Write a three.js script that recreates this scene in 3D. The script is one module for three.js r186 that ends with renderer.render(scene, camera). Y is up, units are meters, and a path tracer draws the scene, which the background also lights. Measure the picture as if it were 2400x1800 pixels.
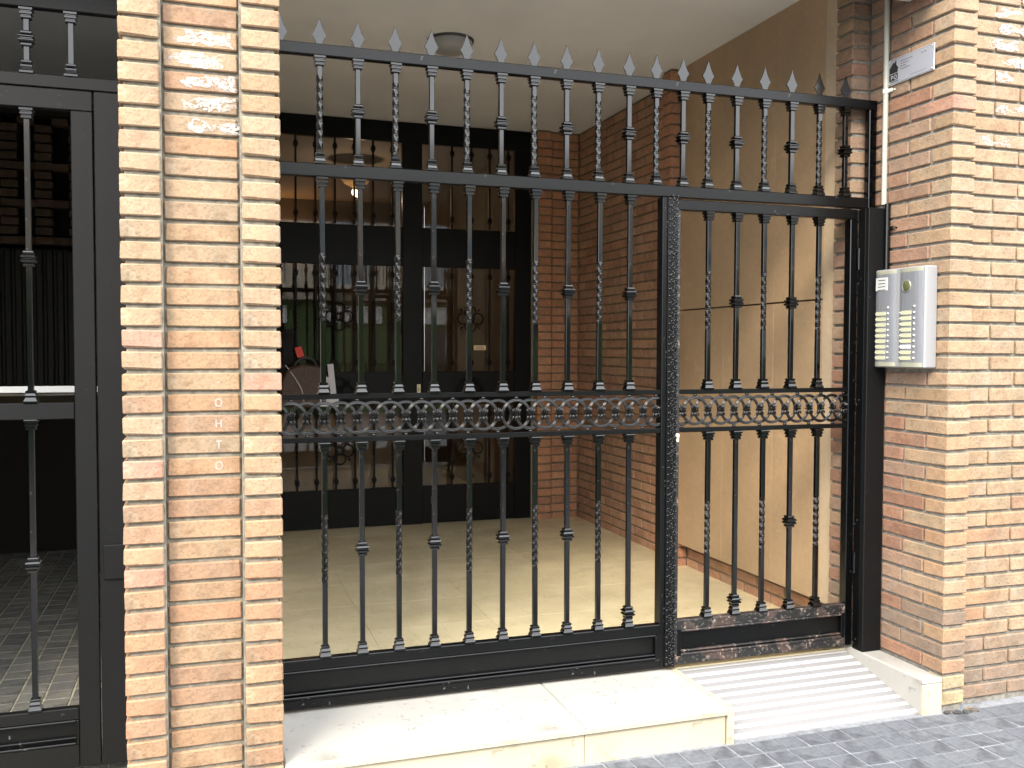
import * as THREE from 'three';
import { mergeGeometries, toCreasedNormals } from 'three/addons/utils/BufferGeometryUtils.js';

// ---------------------------------------------------------------- camera, sky, sun, exposure
const scene = new THREE.Scene();
const D2R = Math.PI / 180;
const camera = new THREE.PerspectiveCamera(44.45, 4 / 3, 0.05, 200);
camera.position.set(-0.279, 1.731, 3.567);
camera.rotation.set(-2.133 * D2R, -18.26 * D2R, 0.1376 * D2R, 'YXZ');
scene.add(camera);

const SW = 128, SH = 64, skyData = new Float32Array(SW * SH * 4);
for (let j = 0; j < SH; j++) for (let i = 0; i < SW; i++) {
  const el = ((j + 0.5) / SH - 0.5) * Math.PI;                       // row 0 is the nadir
  const s = Math.max(0, Math.sin(el));
  const w = 0.5 + 0.5 * Math.sin(i / SW * 6.283 * 3 + 1.3 * Math.sin(el * 5)) * Math.cos(el * 4);
  const L = el < 0 ? 0.35 : (0.92 + 0.62 * s) * (0.94 + 0.12 * w);
  skyData.set([L * 0.985, L * 1.0, L * 1.03, 1], (j * SW + i) * 4);
}
const sky = new THREE.DataTexture(skyData, SW, SH, THREE.RGBAFormat, THREE.FloatType);
sky.mapping = THREE.EquirectangularReflectionMapping; sky.magFilter = THREE.LinearFilter; sky.needsUpdate = true;
scene.background = sky; scene.environment = sky;

const sun = new THREE.DirectionalLight(0xfff2e0, 1.05);
sun.position.set(-8, 14, 13); sun.target.position.set(1.2, 1, 0);
sun.castShadow = true; sun.shadow.radius = 34; sun.shadow.mapSize.set(2048, 2048);
Object.assign(sun.shadow.camera, { left: -8, right: 8, top: 8, bottom: -8, near: 1, far: 60 });
scene.add(sun, sun.target);

const renderer = new THREE.WebGLRenderer({ antialias: true });
renderer.toneMapping = THREE.LinearToneMapping;
renderer.toneMappingExposure = 5.75;
renderer.shadowMap.enabled = true; renderer.shadowMap.type = THREE.PCFSoftShadowMap;

// ---------------------------------------------------------------- helpers
let seed = 1;
const rnd = () => { seed = (seed * 1664525 + 1013904223) >>> 0; return seed / 4294967296; };
const rr = (a, b) => a + (b - a) * rnd();
const reseed = (s) => { seed = s >>> 0; for (let i = 0; i < 4; i++) rnd(); };
const used = {};
const numbered = (n) => { const k = used[n] = (used[n] ?? -1) + 1; return k ? `${n}_${String(k).padStart(3, '0')}` : n; };
function tag(o, label, category, group, kind) { o.userData.label = label; if (category) o.userData.category = category; if (group) o.userData.group = group; if (kind) o.userData.kind = kind; return o; }
function thing(name, label, category, group, at = [0, 0, 0]) { const o = new THREE.Group(); o.name = numbered(name); o.position.set(...at); scene.add(o); return tag(o, label, category, group); }
function put(parent, name, geo, mat, x = 0, y = 0, z = 0) {
  const m = new THREE.Mesh(geo, mat); m.name = parent === scene ? numbered(name) : name; m.position.set(x, y, z);
  m.castShadow = m.receiveShadow = true; parent.add(m); return m;
}
// chamfered box, uv in metres by dominant axis, corners jittered a little
function chamfer(w, h, d, b = 0.003, jit = 0, chip = 0) {
  const X = w / 2, Y = h / 2, Z = d / 2; b = Math.min(b, X * .8, Y * .8, Z * .8);
  const off = {}, key = (sx, sy, sz) => sx + ',' + sy + ',' + sz;
  for (const sx of [-1, 1]) for (const sy of [-1, 1]) for (const sz of [-1, 1])
    off[key(sx, sy, sz)] = [rr(-jit, jit), rr(-jit, jit), rr(-jit, jit), b * (chip && rnd() < .22 ? 1 + rnd() * chip : 1)];
  const P = (sx, sy, sz, ax) => { const o = off[key(sx, sy, sz)], c = o[3];
    return [sx * (ax === 0 ? X : X - c) + o[0], sy * (ax === 1 ? Y : Y - c) + o[1], sz * (ax === 2 ? Z : Z - c) + o[2]]; };
  const pos = [], uv = [], nor = [], u0 = jit ? rnd() * 3 : 0, v0 = jit ? rnd() * 3 : 0;
  const tri = (a, bb, c) => {
    const u = [0, 1, 2].map((i) => bb[i] - a[i]), v = [0, 1, 2].map((i) => c[i] - a[i]);
    let n = [u[1] * v[2] - u[2] * v[1], u[2] * v[0] - u[0] * v[2], u[0] * v[1] - u[1] * v[0]];
    const m = [0, 1, 2].map((i) => (a[i] + bb[i] + c[i]) / 3);
    if (n[0] * m[0] + n[1] * m[1] + n[2] * m[2] < 0) { [bb, c] = [c, bb]; n = n.map((q) => -q); }
    const l = Math.hypot(...n) || 1; n = n.map((q) => q / l);
    const an = n.map(Math.abs), ax = an[0] > an[1] && an[0] > an[2] ? 0 : an[1] > an[2] ? 1 : 2;
    for (const p of [a, bb, c]) { pos.push(...p); nor.push(...n); uv.push(u0 + (ax === 0 ? p[2] : p[0]), v0 + (ax === 1 ? p[2] : p[1])); }
  };
  const quad = (a, bb, c, dd) => { tri(a, bb, c); tri(a, c, dd); };
  for (let ax = 0; ax < 3; ax++) for (const s of [-1, 1]) {
    const q = [[-1, -1], [1, -1], [1, 1], [-1, 1]].map(([p, r]) => { const k = [0, 0, 0]; k[ax] = s; k[(ax + 1) % 3] = p; k[(ax + 2) % 3] = r; return P(...k, ax); });
    quad(...q);
  }
  for (let ax = 0; ax < 3; ax++) for (const s of [-1, 1]) for (const t of [-1, 1]) {
    const a1 = (ax + 1) % 3, a2 = (ax + 2) % 3, k = (e) => { const q = [0, 0, 0]; q[ax] = e; q[a1] = s; q[a2] = t; return q; };
    quad(P(...k(-1), a1), P(...k(1), a1), P(...k(1), a2), P(...k(-1), a2));
  }
  for (const sx of [-1, 1]) for (const sy of [-1, 1]) for (const sz of [-1, 1]) tri(P(sx, sy, sz, 0), P(sx, sy, sz, 1), P(sx, sy, sz, 2));
  const g = new THREE.BufferGeometry();
  g.setAttribute('position', new THREE.Float32BufferAttribute(pos, 3)); g.setAttribute('normal', new THREE.Float32BufferAttribute(nor, 3)); g.setAttribute('uv', new THREE.Float32BufferAttribute(uv, 2));
  return g;
}
const boxAt = (x0, x1, y0, y1, z0, z1, b = 0.002) => { const g = chamfer(x1 - x0, y1 - y0, z1 - z0, b); g.translate((x0 + x1) / 2, (y0 + y1) / 2, (z0 + z1) / 2);
  const p = g.attributes.position, n = g.attributes.normal, u = g.attributes.uv;
  for (let i = 0; i < p.count; i++) { const a = [Math.abs(n.getX(i)), Math.abs(n.getY(i)), Math.abs(n.getZ(i))], ax = a[0] > a[1] && a[0] > a[2] ? 0 : a[1] > a[2] ? 1 : 2; u.setXY(i, ax === 0 ? p.getZ(i) : p.getX(i), ax === 1 ? p.getZ(i) : p.getY(i)); }
  return g; };
const slab = (parent, name, mat, x0, x1, y0, y1, z0, z1, b) => put(parent, name, boxAt(x0, x1, y0, y1, z0, z1, b), mat);
const merged = (list) => mergeGeometries(list.map((g) => { const q = g.index ? g.toNonIndexed() : g; for (const k of Object.keys(q.attributes)) if (!['position', 'normal', 'uv'].includes(k)) q.deleteAttribute(k); return q; }));

// ---------------------------------------------------------------- procedural textures
const hash = (x, y, s) => { let h = (x * 374761393 + y * 668265263 + s * 974711) | 0; h = Math.imul(h ^ (h >>> 13), 1274126177); return ((h ^ (h >>> 16)) >>> 0) / 4294967296; };
function vn(x, y, per, s) { const xi = Math.floor(x), yi = Math.floor(y), fx = x - xi, fy = y - yi, u = fx * fx * (3 - 2 * fx), v = fy * fy * (3 - 2 * fy), m = (q) => ((q % per) + per) % per;
  const a = hash(m(xi), m(yi), s), b = hash(m(xi + 1), m(yi), s), c = hash(m(xi), m(yi + 1), s), d = hash(m(xi + 1), m(yi + 1), s); return a + (b - a) * u + (c - a) * v + (a - b - c + d) * u * v; }
function fbm(u, v, f, o, s) { let r = 0, a = 0.5, t = 0; for (let i = 0; i < o; i++) { r += a * vn(u * f, v * f, f, s + i); t += a; a *= 0.5; f *= 2; } return r / t; }
const sm = (a, b, x) => { const t = Math.min(1, Math.max(0, (x - a) / (b - a))); return t * t * (3 - 2 * t); };
function tex(n, fn, rep = 1, srgb = true) {
  const d = new Uint8Array(n * n * 4);
  for (let j = 0; j < n; j++) for (let i = 0; i < n; i++) { const c = fn(i / n, j / n), k = (j * n + i) * 4; d[k] = Math.max(0, Math.min(255, c[0])); d[k + 1] = Math.max(0, Math.min(255, c[1] ?? c[0])); d[k + 2] = Math.max(0, Math.min(255, c[2] ?? c[0])); d[k + 3] = 255; }
  const t = new THREE.DataTexture(d, n, n, THREE.RGBAFormat); t.wrapS = t.wrapT = THREE.RepeatWrapping; t.repeat.set(rep, rep); t.magFilter = THREE.LinearFilter; t.minFilter = THREE.LinearMipmapLinearFilter; t.generateMipmaps = true;
  if (srgb) t.colorSpace = THREE.SRGBColorSpace; t.needsUpdate = true; return t;
}
const g1 = (v) => [v, v, v];
const brickTex = tex(512, (u, v) => { const a = fbm(u, v, 6, 4, 1), b = fbm(u, v, 64, 2, 9), c = sm(.66, .74, fbm(u, v, 90, 1, 31)), s = sm(.62, .72, fbm(u, v, 14, 3, 77)); const e = fbm(u, v, 10, 4, 65), dk = sm(.56, .74, e); const k = 220 + 64 * (a - .5) + 18 * (b - .5) - 16 * c - 13 * dk; return [k + 6 * s, k - 3 - 18 * (a - .5) + 12 * s - 5 * dk, k - 6 - 30 * (a - .5) + 18 * s - 8 * dk]; }, 1.6);
const brickBump = tex(512, (u, v) => g1(128 + 120 * (fbm(u, v, 40, 3, 5) - .5) - 50 * sm(.72, .80, fbm(u, v, 80, 1, 31))), 1.6, false);
const mortarTex = tex(256, (u, v) => g1(200 + 90 * (fbm(u, v, 24, 3, 3) - .5)), 2);
const ironTex = tex(512, (u, v) => { const a = fbm(u, v, 8, 4, 2), ch = sm(.87, .89, fbm(u, v, 60, 2, 40)); const k = 17 + 12 * (a - .5); return [k + ch * 70, k + 1 + ch * 68, k + 3 + ch * 64]; }, 1);
const ironRough = tex(512, (u, v) => g1(62 + 90 * (fbm(u, v, 6, 4, 12) - .5)), 1, false);
const wornTex = tex(1024, (u, v) => { const a = fbm(u, v, 5, 5, 21), b = fbm(u, v, 14, 4, 8), ch = sm(.55, .575, a * .7 + b * .3), rim = sm(.54, .553, a * .7 + b * .3) - ch, k = 18 + 12 * (b - .5), br = 58 + 44 * (fbm(u, v, 40, 2, 3) - .5);
  const sp = sm(.70, .72, fbm(u, v, 70, 2, 60)); return [k + ch * (br - k) + rim * 34 + sp * 60, k + ch * (br * .8 - k) + rim * 30 + sp * 56, k + ch * (br * .72 - k) + rim * 28 + sp * 52]; }, 1.3);
const scrTex = tex(1024, (u, v) => { const a = fbm(u, v, 8, 4, 2), s = sm(.76, .80, fbm(u, v * .999, 48, 3, 91)) * sm(.52, .64, fbm(u, v, 5, 3, 17)), k = 17 + 10 * (a - .5); return [k + s * 125, k + 1 + s * 120, k + 2 + s * 116]; }, 1.6);
const marbleTex = tex(512, (u, v) => { const w = fbm(u, v, 4, 4, 6), st = fbm(u * 1, (v + .12 * w), 9, 4, 15), vein = sm(.48, .5, st) - sm(.5, .53, st); const k = 236 + 30 * (w - .5) + 20 * (st - .5) - 14 * vein; return [k + 4, k - 1, k - 14]; }, .9);
const stepTex = tex(512, (u, v) => { const w = fbm(u, v, 5, 4, 61), sp = sm(.76, .80, fbm(u, v, 44, 2, 71)) * sm(.5, .6, fbm(u, v, 6, 2, 19)), gr = sm(.5, .72, fbm(u, v, 3, 5, 29)); const k = 236 + 22 * (w - .5) - 34 * gr; return [k - 60 * sp, k - 2 - 60 * sp - 3 * gr, k - 8 - 60 * sp - 10 * gr].map((q) => q + 26 * sp); }, 1.1);
const paverTex = tex(512, (u, v) => { const a = fbm(u, v, 5, 4, 33), b = fbm(u, v, 70, 2, 44), d = sm(.56, .7, fbm(u, v, 9, 3, 55)); const k = 186 + 44 * (a - .5) + 40 * (b - .5) - 26 * d; return [k - 2, k, k + 4]; }, 1.1);
const paverBump = tex(256, (u, v) => g1(128 + 130 * (fbm(u, v, 60, 2, 4) - .5)), 1.5, false);
const plasterTex = tex(512, (u, v) => g1(226 + 26 * (fbm(u, v, 4, 5, 14) - .5)), .5);
const panelTex = tex(512, (u, v) => { const a = fbm(u, v, 3, 5, 24), st = fbm(u, v, 96, 1, 8), sc = sm(.74, .77, fbm(u, v, 22, 3, 88)) * sm(.5, .65, fbm(u, v, 4, 2, 90)); const k = 218 + 56 * (a - .5) + 10 * (st - .5) + 10 * sc; return [k, k - 2 - 6 * (a - .5), k - 5 - 14 * (a - .5)]; }, .6);

const M = (color, roughness = .8, extra = {}) => new THREE.MeshStandardMaterial({ color: Array.isArray(color) ? new THREE.Color().setRGB(...color) : color, roughness, ...extra });
const P = (color, roughness, extra) => new THREE.MeshPhysicalMaterial({ color: new THREE.Color().setRGB(...color), roughness, ...extra });
const iron = P([.17, .18, .195], .42, { map: ironTex, roughnessMap: ironRough });
const ironDull = P([.16, .175, .20], .6, { map: ironTex, specularIntensity: .45 });
const ironPlain = M([.0075, .008, .009], .4);
const ironScr = P([.26, .275, .295], .3, { map: scrTex, specularIntensity: .48 });
const ironWorn = M([.8, .78, .78], .5, { map: wornTex });
const doorBlack = P([.0030, .0032, .0036], .4, { specularIntensity: .35 });
const mortar = M([.27, .243, .19], .95, { map: mortarTex, bumpMap: mortarTex, bumpScale: .006 });
const mortarGrey = M([.30, .28, .24], .95, { map: mortarTex });
const mortarDark = M([.30, .22, .14], .95, { map: mortarTex });
const brickSet = (list) => list.map((c) => M(c, .86, { map: brickTex, bumpMap: brickBump, bumpScale: .003 }));
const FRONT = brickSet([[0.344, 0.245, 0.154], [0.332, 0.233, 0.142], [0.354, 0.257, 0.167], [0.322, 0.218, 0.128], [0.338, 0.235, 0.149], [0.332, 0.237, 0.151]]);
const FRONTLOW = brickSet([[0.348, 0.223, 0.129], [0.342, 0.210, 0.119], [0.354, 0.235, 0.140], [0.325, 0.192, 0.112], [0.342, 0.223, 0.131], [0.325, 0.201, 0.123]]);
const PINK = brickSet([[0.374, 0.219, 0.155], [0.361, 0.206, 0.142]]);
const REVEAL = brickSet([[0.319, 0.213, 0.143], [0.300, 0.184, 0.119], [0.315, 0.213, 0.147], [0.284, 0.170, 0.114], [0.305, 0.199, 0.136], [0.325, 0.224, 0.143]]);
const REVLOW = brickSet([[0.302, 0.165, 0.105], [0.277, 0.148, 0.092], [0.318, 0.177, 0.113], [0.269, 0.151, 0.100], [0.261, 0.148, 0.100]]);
const DIRTY = brickSet([[0.246, 0.173, 0.122], [0.223, 0.162, 0.117], [0.268, 0.190, 0.129]]);
const INNER = brickSet([[.58, .33, .205], [.54, .30, .185], [.61, .36, .22], [.51, .285, .18], [.57, .34, .22]]);
const INNERRED = brickSet([[.62, .31, .17], [.58, .28, .155], [.65, .34, .19], [.56, .28, .165]]);
const CREAM = brickSet([[0.348, 0.290, 0.179], [0.337, 0.274, 0.163]]);
const marble = M([.74, .67, .48], .2, { map: marbleTex });
const marbleB = M([.71, .64, .45], .2, { map: marbleTex });
const stepWhite = M([.355, .353, .345], .45, { map: stepTex });
const stepCream = M([.43, .39, .30], .55, { map: stepTex });
const beige = M([.52, .37, .228], .5, { map: panelTex });
const beigeEdge = M([.60, .48, .34], .5, { map: panelTex });
const ceilMat = M([.88, .88, .875], .9, { map: plasterTex });
const plaster = M([.74, .70, .64], .9, { map: plasterTex });

// ---------------------------------------------------------------- bricks
const bcache = {};
function brickGeo(w, h, d) { const k = [w, h, d].map((q) => Math.round(q * 1000)).join('_'); if (!bcache[k]) { const s = seed; reseed(k.length * 977 + Math.round(w * 1e5 + h * 1e4 + d * 7e5)); bcache[k] = Array.from({ length: 6 }, () => chamfer(w, h, d, .0040, .0013, 1.3)); seed = s; } return bcache[k][Math.floor(rnd() * 6)]; }
const pick = (a) => a[Math.floor(rnd() * a.length)];
function brick(parent, mats, x0, x1, y0, h, z0, z1) {
  const m = put(parent, 'brick', brickGeo(x1 - x0, h, z1 - z0), pick(mats), (x0 + x1) / 2 + rr(-.0012, .0012), y0 + h / 2 + rr(-.001, .001), (z0 + z1) / 2 + rr(-.0018, .0018));
  return m;
}
// left pillar: two proud header columns, recessed stretcher column between
const PC = .0777, PB = .7994, JH = .0635, TOPY = 4.15;
{
  const t = thing('brick_pillar', 'yellow brick pillar with a recessed middle strip, between the two black gates', 'pillar');
  reseed(11);
  for (let k = -10; PB + PC * k < TOPY - .1; k++) {
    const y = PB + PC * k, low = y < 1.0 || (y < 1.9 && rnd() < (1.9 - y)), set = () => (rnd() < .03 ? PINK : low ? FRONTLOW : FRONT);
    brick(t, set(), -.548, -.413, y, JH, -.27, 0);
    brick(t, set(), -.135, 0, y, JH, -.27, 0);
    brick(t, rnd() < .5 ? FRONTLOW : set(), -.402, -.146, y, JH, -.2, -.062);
  }
  slab(t, 'mortar', mortar, -.532, -.4075, -.02, TOPY, -.30, -.0145, .001);
  slab(t, 'mortar', mortar, -.1405, -.016, -.02, TOPY, -.30, -.0145, .001);
  slab(t, 'mortar', mortar, -.4075, -.1405, -.02, TOPY, -.30, -.074, .001);
}
// right corner: proud header column, reveal, field wall and the inner pier
const RC = .0766, RB = .3338, CX = 3.068;
{
  const t = thing('brick_wall', 'pale brick corner wall on the right, carrying the doorbell panel and metal plate', 'wall');
  reseed(23);
  for (let k = -4; RB + RC * k < TOPY - .1; k++) {
    const y = RB + RC * k, h = .0625, odd = ((k % 2) + 2) % 2 === 1;
    const dirty = y < .42, low = y < 1.35;
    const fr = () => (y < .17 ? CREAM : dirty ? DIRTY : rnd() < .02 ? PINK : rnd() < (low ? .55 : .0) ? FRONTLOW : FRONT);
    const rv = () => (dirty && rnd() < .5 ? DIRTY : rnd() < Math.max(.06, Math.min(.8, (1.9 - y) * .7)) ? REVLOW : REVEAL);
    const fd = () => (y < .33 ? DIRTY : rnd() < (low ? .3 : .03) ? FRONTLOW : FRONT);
    const L1 = odd ? .285 : .135;
    if (y > .16) {
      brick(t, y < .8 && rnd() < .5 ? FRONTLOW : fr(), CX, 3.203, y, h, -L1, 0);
      let z = -L1 - .013;
      const lens = odd ? [.135, .139] : [.285, .139];
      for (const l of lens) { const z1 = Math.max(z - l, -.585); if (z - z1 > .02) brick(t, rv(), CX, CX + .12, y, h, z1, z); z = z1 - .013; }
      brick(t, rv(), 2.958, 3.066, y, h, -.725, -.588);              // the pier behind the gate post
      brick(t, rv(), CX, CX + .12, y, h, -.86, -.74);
    } else brick(t, fr(), CX + .004, 3.203, y, h, -.1, 0);
    let x = 3.207, first = true;
    while (x < 5.2) { const l = first ? (odd ? .147 : .301) : .285; brick(t, fd(), x, x + l, y, h, -.16, -.045); x += l + .013; first = false; }
  }
  slab(t, 'mortar', mortarGrey, CX + .013, 3.19, -.02, TOPY, -.86, -.0145, .001);
  slab(t, 'mortar', mortarGrey, 3.19, 5.2, -.02, TOPY, -.5, -.060, .001);
  slab(t, 'mortar', mortarGrey, 2.971, CX + .013, .12, TOPY, -.716, -.597, .001);
}
// plaster smears and faint painted letters left on the recessed strip
{
  const t = scene.children.find((o) => o.name === 'brick_pillar'); reseed(111);
  const decal = (name, w, h, x, y, draw, label, tt = t, zz = -.0585) => {
    const c = document.createElement('canvas'); c.width = 256; c.height = Math.round(256 * h / w); const g = c.getContext('2d'); g.fillStyle = '#000'; g.fillRect(0, 0, c.width, c.height); draw(g, c.width, c.height);
    const a = new THREE.CanvasTexture(c); const m = M([.42, .405, .385], 1, { alphaMap: a, transparent: true });
    const q = put(tt, name, new THREE.PlaneGeometry(w, h), m, x, y, zz); if (label) q.userData.label = label;
  };
  const smear = (n) => (g, W, H) => { for (let i = 0; i < n; i++) { const v = Math.floor(rr(120, 255)); g.strokeStyle = `rgba(${v},${v},${v},${rr(.4, .95)})`; g.lineWidth = rr(4, 22); g.lineCap = 'round'; g.beginPath(); let x = rr(.08, .8) * W, y = rr(.25, .75) * H; g.moveTo(x, y); for (let k = 0; k < 4; k++) { x += rr(-.02, .13) * W; y += rr(-.22, .22) * H; y = Math.max(H * .12, Math.min(H * .88, y)); x = Math.min(W * .92, x); g.lineTo(x, y); } g.stroke(); }
    for (let i = 0; i < 160; i++) { g.fillStyle = `rgba(0,0,0,${rr(.3, .95)})`; g.beginPath(); g.ellipse(rr(0, W), rr(0, H), rr(1, 9), rr(1, 4), rr(0, 3), 0, 6.3); g.fill(); } };
  const at = (y) => PB + PC * Math.round((y - JH / 2 - PB) / PC) + JH / 2;
  for (const [y, n, x] of [[2.856, 26, -.27], [2.779, 24, -.285], [2.699, 20, -.25], [2.62, 15, -.25], [2.548, 14, -.225]]) decal('plaster_smear', .225, .058, x, at(y), smear(n), 'white plaster smear');
  for (const [y, ch] of [[1.614, '-'], [1.528, 'O'], [1.451, 'H'], [1.375, 'T'], [1.291, 'O']]) decal('painted_letter', .10, .054, -.222, at(y), (g, W, H) => { g.fillStyle = 'rgb(95,95,95)'; g.font = 'bold 112px sans-serif'; g.textAlign = 'center'; g.fillText(ch, W / 2, H * .78); for (let i = 0; i < 50; i++) { g.fillStyle = 'rgba(0,0,0,.45)'; g.fillRect(rr(0, W), rr(0, H), rr(3, 20), rr(2, 6)); } });
  const rw = scene.children.find((o) => o.name === 'brick_wall'), ry = (k) => RB + RC * k + .031;
  for (const [k, x, n] of [[40, 3.50, 16], [39, 3.42, 14], [38, 3.46, 18], [37, 3.40, 20], [36, 3.46, 14], [35, 3.38, 12], [33, 3.44, 10], [31, 3.36, 8]]) decal('plaster_smear', .20, .056, x, ry(k), smear(n), 'pale plaster smear', rw, -.0415);
}
// inner side wall (right): brick wall at the back, low plinth under the beige panels
const FC = .0765, FB = .2903, WX = 3.08, FLOOR = .15, CEIL = 3.737;
{
  const t = thing('brick_wall', 'shaded red brick side wall running back inside the porch', 'wall');
  reseed(37);
  for (let k = -2; FB + FC * k < CEIL - .01; k++) {
    const y = FB + FC * k, h = Math.min(.0625, CEIL - y - .002), odd = ((k % 2) + 2) % 2 === 1;
    if (h < .015) continue;
    let z = -2.672 - (odd ? .15 : 0);
    if (odd) brick(t, INNER, WX, WX + .1, y, h, -2.81, -2.672);
    while (z > -4.62) { const z1 = Math.max(z - .285, -4.625); if (z - z1 > .03) brick(t, INNER, WX, WX + .1, y, h, z1, z); z = z1 - .014; }
  }
  slab(t, 'mortar', mortarDark, WX + .008, WX + .3, 0, CEIL, -4.9, -2.66, .001);
}
{
  const t = thing('brick_plinth', 'low brick plinth along the floor below the beige wall panels', 'plinth');
  reseed(41);
  for (let k = -2; k < 2; k++) {
    const y = FB + FC * k, odd = ((k % 2) + 2) % 2 === 1; let z = -.87 - (odd ? .15 : 0);
    if (odd) brick(t, INNER, WX, WX + .1, y, .0625, -1.006, -.87);
    while (z > -2.5) { const z1 = Math.max(z - .285, -2.52); if (z - z1 > .03) brick(t, INNER, WX, WX + .1, y, .0625, z1, z); z = z1 - .014; }
  }
  slab(t, 'mortar', mortarDark, WX + .008, WX + .3, 0, .45, -2.6, -.862, .001);
}
{
  const t = thing('brick_pilaster', 'dark red brick pilaster between the beige panels and the side wall', 'pilaster');
  reseed(43);
  for (let k = -2; FB + FC * k < CEIL - .01; k++) { const y = FB + FC * k, h = Math.min(.0625, CEIL - y - .002); if (h > .015) brick(t, INNERRED, 2.919, 3.078, y, h, -2.655, -2.521); }
  slab(t, 'mortar', mortarDark, 2.928, 3.2, 0, CEIL, -2.648, -2.53, .001);
}
{
  const t = thing('brick_pier', 'narrow orange brick pier beside the glazed door at the far end of the porch', 'pier');
  reseed(47);
  for (let k = -2; FB + FC * k < CEIL - .01; k++) {
    const y = FB + FC * k, h = Math.min(.0625, CEIL - y - .002), odd = ((k % 2) + 2) % 2 === 1; if (h < .015) continue;
    brick(t, INNERRED, 2.66, 2.797, y, h, -4.74, -4.595);
    if (odd) brick(t, INNERRED, 2.812, 3.07, y, h, -4.76, -4.625); else { brick(t, INNERRED, 2.812, 2.935, y, h, -4.76, -4.625); brick(t, INNERRED, 2.948, 3.07, y, h, -4.76, -4.625); }
  }
  slab(t, 'mortar', mortarDark, 2.665, 3.12, 0, CEIL, -4.9, -4.637, .001);
  slab(t, 'mortar', mortarDark, 2.668, 2.79, 0, CEIL, -4.637, -4.604, .001);
}
// beige wall panels
{
  const t = thing('wall_cladding', 'smooth beige wall panels lining the porch wall behind the gate door', 'wall panel');
  const zs = [-.862, -1.335, -1.911, -2.508];
  for (let i = 0; i < 3; i++) { slab(t, 'panel', beige, 3.0, 3.03, .32, 2.006, zs[i + 1] + .0012, zs[i] - .0012, .001); slab(t, 'panel', beige, 3.0, 3.03, 2.016, CEIL, zs[i + 1] + .0012, zs[i] - .0012, .001); }
  slab(t, 'end_strip', beigeEdge, 2.996, 3.03, .32, CEIL, -.859, -.735, .001);
  slab(t, 'backing', M([.12, .08, .05], .9), 3.031, 3.3, .33, CEIL, -2.5, -.862, .001);
}
// made-up bag and papers, standing in for an unidentified brown shape at the door
{
  const t = thing('stand_in_bag', 'made-up brown bag with white papers, standing in for an unidentified shape low on the left half of the glazed door', 'bag', null, [.56, 1.43, -4.60]);
  const prof = new THREE.Shape(); prof.moveTo(-.19, -.17); prof.quadraticCurveTo(-.21, .06, -.12, .12); prof.quadraticCurveTo(.02, .17, .14, .11); prof.quadraticCurveTo(.19, .0, .17, -.17); prof.quadraticCurveTo(0, -.2, -.19, -.17);
  const g = new THREE.ExtrudeGeometry(prof, { depth: .06, bevelEnabled: true, bevelThickness: .025, bevelSize: .02, bevelSegments: 4 }); g.translate(0, 0, -.03);
  put(t, 'bag_body', g, M([.085, .04, .024], .5, { map: plasterTex, bumpMap: paverBump, bumpScale: .006 }));
  put(t, 'strap', new THREE.TubeGeometry(new THREE.CatmullRomCurve3([new THREE.Vector3(-.17, .16, .03), new THREE.Vector3(-.10, .06, .062), new THREE.Vector3(-.04, -.05, .066), new THREE.Vector3(-.02, -.16, .06)]), 20, .006, 6), M([.5, .48, .45], .5));
  put(t, 'handle', new THREE.TorusGeometry(.10, .012, 8, 20, Math.PI), M([.02, .018, .016], .35), 0, .12, 0);
  for (const [x, y, w, h, a] of [[.215, .02, .05, .30, .10], [.19, -.15, .16, .09, -.04], [.165, -.01, .05, .14, -.25]]) { const p = put(t, 'paper_sheet', chamfer(w, h, .004, .001), M([.62, .63, .68], .8), x, y, .05 + x * .1); p.rotation.z = a; }
  put(t, 'red_patch', chamfer(.06, .09, .01, .004), M([.7, .05, .03], .5), -.05, .27, .0).rotation.z = .3;  // added red patch in place of a red reflection
}
// floor, ceiling, enclosing walls
{
  const t = new THREE.Group(); t.name = 'porch_floor'; scene.add(t); t.userData.kind = 'structure'; t.userData.label = 'polished beige marble slab floor of the porch';
  reseed(51);
  for (let i = -1; i < 6; i++) for (let j = 0; j < 8; j++) {
    const x0 = .6 + .711 * (i - 0) - .711, x1 = x0 + .711, z1 = -.56 - j * .54, z0 = z1 - .54;
    const a = Math.max(x0, .001), b = Math.min(x1, WX - .002); if (b - a < .02) continue;
    slab(t, 'floor_slab', rnd() < .5 ? marble : marbleB, a + .0008, b - .0008, .09, FLOOR + rr(-.0004, .0004), Math.max(z0, -4.75) + .0008, z1 - .0008, .0008);
  }
  slab(t, 'floor_bed', mortarGrey, .001, WX, .02, .142, -4.75, -.56, .001);
}
tag(slab(scene, 'porch_ceiling', ceilMat, -4.2, 3.6, CEIL, 4.15, -4.75, -.30, .002), 'plain grey white porch ceiling', null, null, 'structure');
tag(slab(scene, 'upper_wall', plaster, -9, 12, 4.152, 9, -1, -.05, .01), 'building front above the entrance', 'wall');
tag(slab(scene, 'lintel_beam', plaster, -9, 3.06, 3.45, 4.15, -.298, -.08, .005), 'concrete lintel beam over the entrance opening, above the view', 'beam');
tag(slab(scene, 'partition_wall', plaster, -.536, -.001, -.02, CEIL - .001, -5.32, -.302, .002), 'plain wall dividing the porch from the garage passage', 'wall');
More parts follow.
